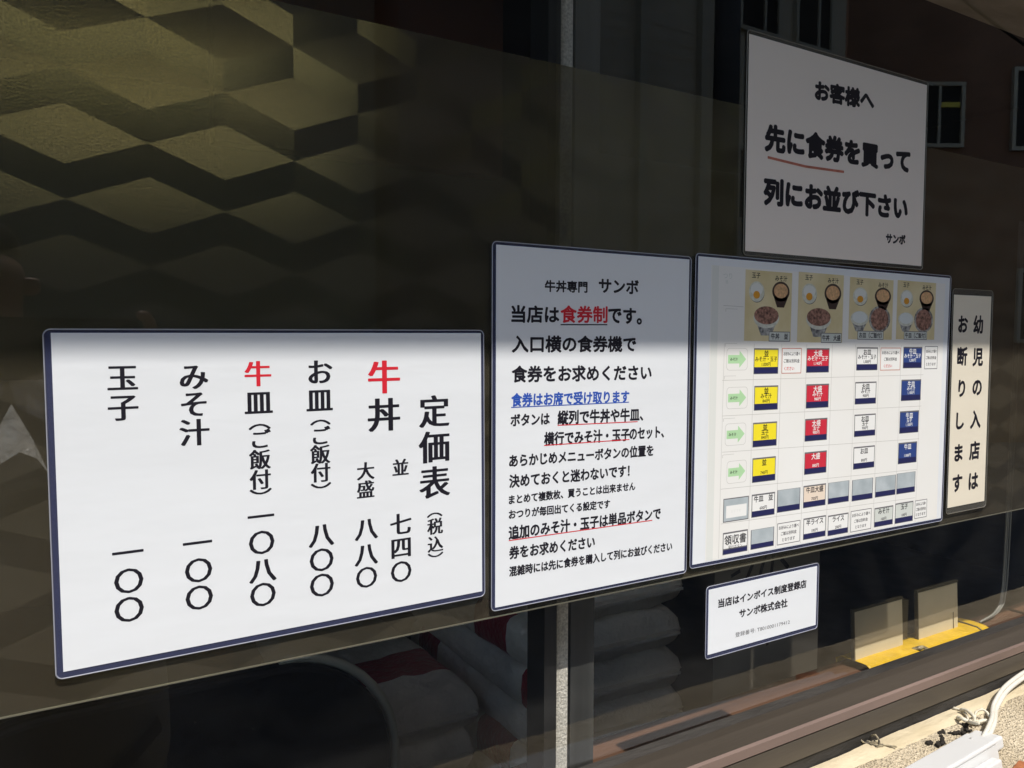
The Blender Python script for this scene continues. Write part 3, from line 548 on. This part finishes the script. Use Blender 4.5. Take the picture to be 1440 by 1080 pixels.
# rice bags
def bag_mesh(lx, ly, lz, seed):
    mb = MB(); n1, n2 = 18, 14; rnd = random.Random(seed)
    def pt(a, b, sgn):
        x, y = a*lx/2, b*ly/2; e = (1-abs(a)**9)*(1-abs(b)**12); h = lz/2*max(0, e)**.26
        h *= 1 + .10*noise.noise((a*2.3+seed, b*2.1, sgn)) 
        return (x*(1-.04*abs(b)**3), y, sgn*h + .010*noise.noise((a*3, b*3, seed)))
    for sgn in (1, -1):
        base = [(pt(math.sin(math.pi/2*(-1+2*i/n1)), math.sin(math.pi/2*(-1+2*j/n2)), sgn)) for i in range(n1+1) for j in range(n2+1)]
        st = len(mb.v); mb.v += base
        for i in range(n1):
            for j in range(n2):
                a = st+i*(n2+1)+j; mb.f.append((a, a+n2+1, a+n2+2, a+1)); 
                mb.mi.append(1 if (j <= 2 and i < 7 and seed % 3 == 0) or (j in (4, 5) and seed % 3 == 1) or (j in (9, 10) and seed % 3 == 2) else 0); mb.sm.append(True)
    # sealed end flaps
    for s_ in (-1, 1): mb.k = 0; mb.box(-lx*.43, lx*.43, s_*ly/2-.012 if s_ > 0 else -ly/2-.02, s_*ly/2+.02 if s_ > 0 else -ly/2+.012, -.004, .002)
    return mb
labs = {'near': 'rice bag in the tall stack behind the mullion', 'low': 'rice bag in the lower stack beside the black chair'}
def stack(cx, cy, n_, key, lx, ly, lz, group):
    ord_ = ['bottom', 'second', 'third', 'fourth', 'fifth', 'sixth', 'seventh', 'eighth', 'ninth', 'tenth']
    for i in range(n_):
        nm = bag_mesh(lx, ly, lz, (i % 3) + (5 if key == 'low' else 0)).build('rice_bag', [M['bag'], M['bag_red']])
        nm.location = (cx + random.uniform(-.012, .012), cy + random.uniform(-.012, .012), .1 + lz*.47 + i*lz*.90); nm.rotation_euler = (0, 0, random.uniform(-.035, .035))
        pos = 'topmost' if i == n_-1 else (ord_[i] + ' from the floor' if i else 'bottom one')
        tag(nm, labs[key] + ', ' + pos, 'rice bag', group)
stack(1.10, 1.18, 10, 'near', .40, .76, .108, 'rice bags in the tall stack')
stack(.70, 1.38, 6, 'low', .34, .72, .108, 'rice bags in the lower stack')
# black chair
ch = thing('black_chair', (.185, .86, .1), 'wide black vinyl chair with a rounded back and a metal rim, below the film', 'chair')
bk = MB(); o2 = rrect(.80, .50, .22, 12); n = len(o2)
bk.add([(x, 0, y + .555) for x, y in o2] + [(x, .045, y + .555) for x, y in o2], [tuple(range(n)), tuple(range(2*n-1, n-1, -1))] + [(i, (i+1) % n, n+(i+1) % n, n+i) for i in range(n)])
bevel(bk.build('backrest', M['black_vinyl'], ch), .012, 3)
rm = MB(); ring = [(x*1.03, .02, y*1.03 + .555) for x, y in o2[:14] if x > .05]; ring = [(ring[0][0], .02, .30)] + ring; rm.tube(ring, .010, 8); rm.build('rim', M['chrome'], ch)
st = MB(); o3 = rrect(.76, .42, .08, 6); n = len(o3); st.add([(x, y + .26, .33) for x, y in o3] + [(x, y + .26, .40) for x, y in o3], [tuple(range(n)), tuple(range(2*n-1, n-1, -1))] + [(i, (i+1) % n, n+(i+1) % n, n+i) for i in range(n)])
bevel(st.build('seat', M['black_vinyl'], ch), .015, 3)
for x in (-.31, .31):
    for y in (.1, .42): MB().tube([(x, y, .34), (x*1.12, y + (-.03 if y < .2 else .03), 0)], .011, 8).build('leg', M['chrome'], ch)
    MB().tube([(x, .10, .34), (x, .03, .45), (x, .03, .55)], .009, 8).build('back_support', M['chrome'], ch)

# ------------------------------------------------------------------ on the sill outside
dct = thing('cable_duct', (0, 0, 0), 'white plastic cable duct lying on the stucco sill', 'cable duct')
d0, d1 = Vector((.70, -.1045, 0)), Vector((.900, -.0935, 0))
a = d1 - d0; ang = math.atan2(a.y, a.x); dct.location = (d1.x, d1.y, H - .4585); dct.rotation_euler = (R(-10), 0, ang)
b = MB(); b.box(-.60, 0, -.0165, .0165, .012, .017); bevel(b.build('cover', M['lamp_white'], dct), .0022, 3)
b = MB(); b.box(-.60, .001, -.0155, .0155, -.004, .0117); b.build('base', M['lamp_white'], dct)
b = MB(); b.box(-.60, -.018, -.028, -.0172, -.008, .004); bevel(b.build('lower_channel', M['lamp_white'], dct), .0015)
b = MB(); b.box(-.002, .024, -.012, .019, .0, .014); bevel(b.build('end_cap', M['lamp_white'], dct), .003, 3)
b = MB(); b.tube([(-.014, .004, .0168), (-.014, .004, .0178)], .0016, 8); b.build('screw', M['hair'], dct)
# cord from the duct along the sill
cw = MB()
def smooth(pts, k=8, it=4):
    P = []
    for i in range(len(pts)-1):
        for t in range(k): P.append(Vector(pts[i]).lerp(Vector(pts[i+1]), t/k))
    P.append(Vector(pts[-1]))
    for _ in range(it): P = [P[0]] + [(P[i-1]+P[i]*2+P[i+1])/4 for i in range(1, len(P)-1)] + [P[-1]]
    return P
pts = [(.905, -.090, H-.4500), (.925, -.086, H-.4445), (.950, -.078, H-.4410), (.985, -.060, H-.4425), (1.03, -.049, H-.4340), (1.09, -.044, H-.4290), (1.2, -.040, H-.4300), (1.6, -.04, H-.442)]
for off in (-.0024, .0024): cw.tube([p + Vector((0, off*.7, off*.7)) for p in smooth(pts, 8, 8)], .0026, 8)
tag(cw.build('white_cord', M['white_plastic']), 'white twin cord running from the duct along the sill', 'cord')
# torn tape scraps
def scrap(x, y, z, s_, seed, lab, m_):
    rn = random.Random(seed); mb = MB()
    for q in range(6):
        p = Vector((x + rn.uniform(-.35, .35)*s_, y + rn.uniform(-.25, .25)*s_, z + .001)); pts = [p]; dr = Vector((rn.uniform(-.5, .5), rn.uniform(-.5, .5), rn.uniform(.15, .8)))
        for k in range(6):
            dr = (dr + Vector((rn.uniform(-.8, .8), rn.uniform(-.8, .8), rn.uniform(-.7, .25)))).normalized(); p = p + dr*s_*.26; p.z = max(p.z, z + .0012); pts.append(p.copy())
        P = smooth(pts, 4, 3); w0 = s_*rn.uniform(.07, .14); mb.tube(P, [w0*(.45 + .75*abs(noise.noise((k*.6, q*3.1, seed)))) + .0004 for k in range(len(P))], 7)
    return tag(mb.build('torn_tape', m_), lab, 'torn tape')
M['scrap'] = mat('dirty_tape', (.50,.45,.34), .6, colr2=(.70,.65,.53), vscale=90)
scrap(.932, -.062, H - .446, .022, 3, 'crumpled torn tape sticking up beside the white cord', M['scrap'])
scrap(.788, -.040, H - .446, .013, 11, 'small torn tape scrap with a black stain on the mortar strip', mat('stained_tape', (.03,.025,.02), .6, colr2=(.50,.42,.27), vscale=140))
cr = MB(); rn = random.Random(5)
for i in range(26):
    x = .845 + i*.0032; y = -.062 - .006*math.sin(i*.4) + rn.uniform(-.002, .002); cr.tube([(x, y, H-.4500), (x + .0035, y + rn.uniform(-.003,.003), H-.4488)], rn.uniform(.0012, .003), 5)
tag(cr.build('sill_crack', mat('dark_gap', (.02,.016,.012), .95)), 'dark broken gap in the stucco beside the duct end', 'crack')
b = MB(); b.box(-.02, .014, -.012, .012, 0, .012); rb = b.build('rusty_bracket', mat('rusty_orange', (.36,.13,.05), .7, var=.3, vscale=90), None, (.905, -.137, H - .470), (0, 0, .2)); bevel(rb, .002)
tag(rb, 'small rusty orange bracket at the end of the duct', 'bracket')

# ------------------------------------------------------------------ across the street (seen in the glass)
M['brown_wall'] = mat('brown_render', (.17,.085,.048), .85, var=.22, vscale=1.2)
M['pale_siding'] = mat('pale_siding', (.42,.36,.27), .7, var=.12, vscale=1.5)
M['green_wall'] = mat('greenish_wall', (.10,.105,.075), .8, var=.2, vscale=1)
M['sash'] = mat('pale_window_frame', (.36,.32,.24), .5); M['room'] = mat('dark_pane', (.02,.018,.015), .7, spec=.2); M['cable'] = mat('black_cable', (.015,.015,.015), 1., spec=0); M['steel'] = mat('dark_steel', (.03,.03,.03), .6)
bb = thing('brown_building', (10.3, -7.0, 0), 'brown building with pale framed windows reflected at the upper right', 'building', None, (0, 0, math.atan2(.518, .855)))
b = MB(); b.box(0, 16, -6, 0, 0, 9.5); b.build('wall', M['brown_wall'], bb)
b = MB(); b.box(-.1, 16.1, -6.1, .12, 9.5, 9.75); b.build('roof', M['steel'], bb)
def win(x0, x1, z0, z1, bl, parent):
    fr = MB(); t = .055
    fr.box(x0, x1, .001, .07, z0, z0+t); fr.box(x0, x1, .001, .07, z1-t, z1); fr.box(x0, x0+t, .001, .07, z0+t, z1-t); fr.box(x1-t, x1, .001, .07, z0+t, z1-t); xm = x0+(x1-x0)*.62; fr.box(xm-.02, xm+.02, .001, .06, z0+t, z1-t)
    wo = fr.build('window', M['sash'], parent); p = MB(); p.box(x0+t, x1-t, .002, .03, z0+t, z1-t); p.build('pane', M['room'], wo)
    if bl: q = MB(); q.box(xm+.03, x1-t-.01, .031, .04, z0+.62*(z1-z0), z0+.70*(z1-z0)); q.build('blind_slat', mat('yellow_slat', (.6,.5,.08), .6), wo)
for k, (x0, x1, z0, z1) in enumerate(((.75, 1.72, 4.36, 5.30), (2.42, 3.5, 4.32, 5.52), (5.0, 6.1, 4.3, 5.4), (8.0, 9.1, 4.3, 5.4), (.75, 1.72, 7.0, 8.0), (2.42, 3.5, 7.0, 8.0), (5.0, 6.1, 7.0, 8.0), (2.6, 3.6, 1.5, 2.6), (5.0, 6.4, 1.5, 2.6))): win(x0, x1, z0, z1, k == 0, bb)
pb = thing('pale_building', (5.4, -7.0, 0), 'pale building with horizontal siding seen reflected above the tall notice', 'building')
b = MB(); b.box(0, 4.85, -6, -.006, 0, 10.9)
for i in range(61): b.box(0, 4.85, -.0055, .0, .1 + i*.176, .1 + i*.176 + .155)
b.build('siding_wall', M['pale_siding'], pb); b = MB(); b.box(-.03, 4.86, -6.1, .15, 10.9, 11.1); b.build('roof', M['steel'], pb)
for x in (.9, 1.9): MB().box(x, x + .12, .002, .1, .1, 8.9).build('trim_board', M['sash'], pb)
for z in (3.1, 5.6):
    for x in (2.6, 3.7): win(x, x + .8, z, z + 1.0, False, pb)
db = thing('dark_house', (3.35, -7.3, 0), 'tall dark narrow house shaped to block sky, between pale building and greenish shop', 'building')  # height and left edge shaped to keep sky out of the film's facets
b = MB(); b.box(0, 2.0, -5, 0, 0, 11.3); b.build('wall', mat('dark_render', (.05,.045,.04), .8, var=.2, vscale=2), db); MB().box(-.05, 2.02, -5.1, .2, 11.3, 11.45).build('roof', M['steel'], db); 
lb = thing('greenish_shop', (-9.1, -7.6, 0), 'flat roofed greenish shop straight across the street, height shaped to cut off sky', 'building')  # roof height shaped so only a band of sky reaches the film's facets
b = MB(); b.box(0, 12.3, -5, 0, 0, 8.4); b.build('wall', M['green_wall'], lb); MB().box(-.15, 12.39, -5.1, .1, 8.4, 8.6).build('roof', M['steel'], lb)
for z in (1.0, 4.2): win(1, 3.2, z, z + 1.3, False, lb)
# utility pole and cables
up = MB(); up.tube([(5.35, -4.6, 0), (5.35, -4.6, 8.2)], [.13, .10], 12); tag(up.build('utility_pole', M['steel']), 'slim dark utility pole reflected left of the highest notice', 'utility pole')
for i, (za, zb) in enumerate(((6.6, 5.9), (7.1, 6.2), (7.5, 7.0), (6.2, 5.2))):
    cbm = MB(); a, b_ = Vector((5.35, -4.6, za)), Vector((19, -3.6 - .4*i, zb)); P = [a.lerp(b_, t/24) - Vector((0, 0, .7*math.sin(math.pi*t/24))) for t in range(25)]; cbm.tube(P, .018, 5)
    tag(cbm.build('overhead_cable', M['cable']), ['lowest but one', 'second highest', 'highest', 'lowest'][i] + ' dark overhead cable in front of the brown building', 'cable', 'overhead cables')
# ------------------------------------------------------------------ the person taking the picture (seen in the glass)
M['shirt'] = mat('pale_grey_shirt', (.62,.61,.58), .85, var=.1, vscale=14, bump=.4, bscale=16); M['skin'] = mat('skin', (.46,.27,.19), .5, var=.06, vscale=14); M['trousers'] = mat('grey_trousers', (.42,.415,.39), .85, var=.12, vscale=12)
def skin_mesh(name, verts, edges, mm, parent, sub=2):
    me = bpy.data.meshes.new(name); me.from_pydata([v[0] for v in verts], edges, []); me.materials.append(mm)
    o = bpy.data.objects.new(name, me); col.objects.link(o); o.parent = parent
    sk = o.modifiers.new('skin', 'SKIN'); sk.use_smooth_shade = True; ss = o.modifiers.new('sub', 'SUBSURF'); ss.levels = sub; ss.render_levels = sub
    lay = me.skin_vertices[0] if me.skin_vertices else None
    if lay is None:
        bm = bmesh.new(); bm.from_mesh(me); bm.verts.layers.skin.verify(); bm.to_mesh(me); bm.free(); lay = me.skin_vertices[0]
    for i, v in enumerate(verts):
        rx = v[1] if isinstance(v[1], tuple) else (v[1], v[1]); lay.data[i].radius = rx; lay.data[i].use_root = i == 0
    return o
ps = thing('person', (0, 0, 0), 'person in a pale grey shirt holding up a phone, reflected at the left', 'person')
bx, by = .0, -.90
body = [((bx, by, .95), (.17, .12)), ((bx, by, 1.10), (.16, .11)), ((bx-.01, by, 1.28), (.18, .12)), ((bx-.02, by, 1.38), (.14, .09)), ((bx-.04, by+.01, 1.44), .055), ((-.075, by+.03, 1.52), .062), ((-.085, by+.035, 1.585), (.076, .088)), ((-.085, by+.03, 1.635), (.066, .078)),
        ((bx+.095, by, .86), .095), ((bx+.10, by, .50), .066), ((bx+.10, by-.03, .09), .045), ((bx+.105, by+.10, .05), .04),
        ((bx-.095, by, .86), .095), ((bx-.10, by, .50), .066), ((bx-.10, by-.03, .09), .045), ((bx-.105, by+.10, .05), .04),
        ((bx+.19, by, 1.36), .058), ((bx+.25, by+.10, 1.16), .046), ((.135, -.625, 1.43), .030), ((.128, -.598, 1.468), (.024, .038)),
        ((bx-.20, by, 1.36), .058), ((bx-.25, by+.10, 1.16), .046), ((-.075, -.630, 1.43), .030), ((-.062, -.600, 1.465), (.024, .038))]
ed = [(0,1),(1,2),(2,3),(3,4),(4,5),(5,6),(6,7),(0,8),(8,9),(9,10),(10,11),(0,12),(12,13),(13,14),(14,15),(3,16),(16,17),(17,18),(18,19),(3,20),(20,21),(21,22),(22,23)]
bo = skin_mesh('body', body, ed, M['skin'], ps)
# clothes: looser skins over the body
shv = [((bx, by, .70), (.205, .13)), ((bx, by, .86), (.205, .14)), ((bx, by, .98), (.195, .14)), ((bx, by, 1.12), (.18, .125)), ((bx-.01, by, 1.28), (.197, .135)), ((bx-.02, by, 1.385), (.15, .10)), ((bx-.035, by+.005, 1.43), (.075, .07)),
       ((bx+.19, by, 1.36), .074), ((bx+.25, by+.10, 1.16), .062), ((.150, -.68, 1.37), .045), ((bx-.20, by, 1.36), .074), ((bx-.25, by+.10, 1.16), .062), ((-.10, -.68, 1.37), .045)]
skin_mesh('shirt', shv, [(0,1),(1,2),(2,3),(3,4),(4,5),(5,6),(5,7),(7,8),(8,9),(5,10),(10,11),(11,12)], M['shirt'], ps, 3)
cl_ = MB()
for s_ in (-1, 1): cl_.add([(bx-.035, by+.085, 1.445), (bx-.035+s_*.075, by+.06, 1.455), (bx-.03+s_*.075, by+.125, 1.36), (bx-.035+s_*.012, by+.12, 1.40), (bx-.035, by+.079, 1.445), (bx-.035+s_*.075, by+.054, 1.455), (bx-.03+s_*.075, by+.119, 1.36), (bx-.035+s_*.012, by+.114, 1.40)], [(0,1,2,3),(7,6,5,4),(0,1,5,4),(1,2,6,5),(2,3,7,6),(3,0,4,7)])
cl_.build('collar', mat('white_collar', (.75,.74,.71), .8), ps)
trv = [((bx, by-.02, .90), (.15, .10)), ((bx+.10, by-.02, .80), .095), ((bx+.105, by, .50), .088), ((bx+.105, by-.02, .14), .07), ((bx-.10, by-.02, .80), .095), ((bx-.105, by, .50), .088), ((bx-.105, by-.02, .14), .07)]
skin_mesh('trousers', trv, [(0,1),(1,2),(2,3),(0,4),(4,5),(5,6)], M['trousers'], ps, 3)
hr = [((-.085, by, 1.60), (.080, .085)), ((-.085, by-.01, 1.65), (.082, .088)), ((-.085, by+.0, 1.69), (.05, .055))]
skin_mesh('hair', hr, [(0,1),(1,2)], mat('black_hair', (.015,.012,.01), .5), ps)
fc = MB()   # eyes, brows and mouth
for s_ in (-1, 1): fc.tube([(-.085+s_*.032-.010, by+.112, 1.585), (-.085+s_*.032+.010, by+.112, 1.585)], .006, 8)
fc.build('eyes', mat('eye_dark', (.02,.015,.012), .3), ps)
ns = [((-.085, by+.112, 1.58), .008), ((-.085, by+.128, 1.555), .013)]; skin_mesh('nose', ns, [(0,1)], M['skin'], ps)
mt_ = MB(); mt_.tube([(-.108, by+.098, 1.522), (-.085, by+.104, 1.520), (-.062, by+.098, 1.522)], [.003, .006, .003], 8); mt_.build('mouth', mat('lips', (.40,.16,.13), .5), ps)
for s_ in (-1, 1): skin_mesh('ear', [((-.085+s_*.080, by+.03, 1.595), (.010, .018)), ((-.085+s_*.082, by+.03, 1.565), (.008, .014))], [(0,1)], M['skin'], ps)
# fingers: the phone is held by its edges
def finger(pts, r_): skin_mesh('finger', [(p, rr) for p, rr in zip(pts, r_)], [(i, i+1) for i in range(len(pts)-1)], M['skin'], ps, 2)
FR = (.0095, .009, .008, .0068)
finger([(.128,-.588,1.490), (.131,-.570,1.515), (.124,-.556,1.529), (.112,-.549,1.531)], FR)
for k, dz in enumerate((.015, -.004, -.022)): finger([(.137,-.592,1.485+dz*.8), (.144,-.571,1.484+dz), (.140,-.553,1.482+dz), (.124+.003*k,-.5475,1.480+dz)], FR)
finger([(.118,-.607,1.470), (.105,-.597,1.455), (.100,-.583,1.452)], (.011,.010,.008))
finger([(-.062,-.588,1.490), (-.066,-.570,1.513), (-.058,-.557,1.526), (-.046,-.551,1.528)], FR)
for k, dz in enumerate((.012, -.006, -.024)): finger([(-.070,-.592,1.485+dz*.8), (-.078,-.572,1.484+dz), (-.075,-.556,1.482+dz), (-.062,-.551,1.480+dz)], FR)
finger([(-.052,-.607,1.470), (-.042,-.597,1.455), (-.036,-.583,1.452)], (.011,.010,.008))
ph = MB(); pr = rrect(.160, .076, .010, 5); n = len(pr)
ph.add([(x + .036, -.566, y + 1.488) for x, y in pr] + [(x + .036, -.5745, y + 1.488) for x, y in pr], [tuple(range(n)), tuple(range(2*n-1, n-1, -1))] + [(i, (i+1) % n, n+(i+1) % n, n+i) for i in range(n)])
pho = ph.build('phone', mat('phone_black', (.02,.02,.022), .3)); tag(pho, 'dark phone held sideways in both hands of the reflected person', 'phone')
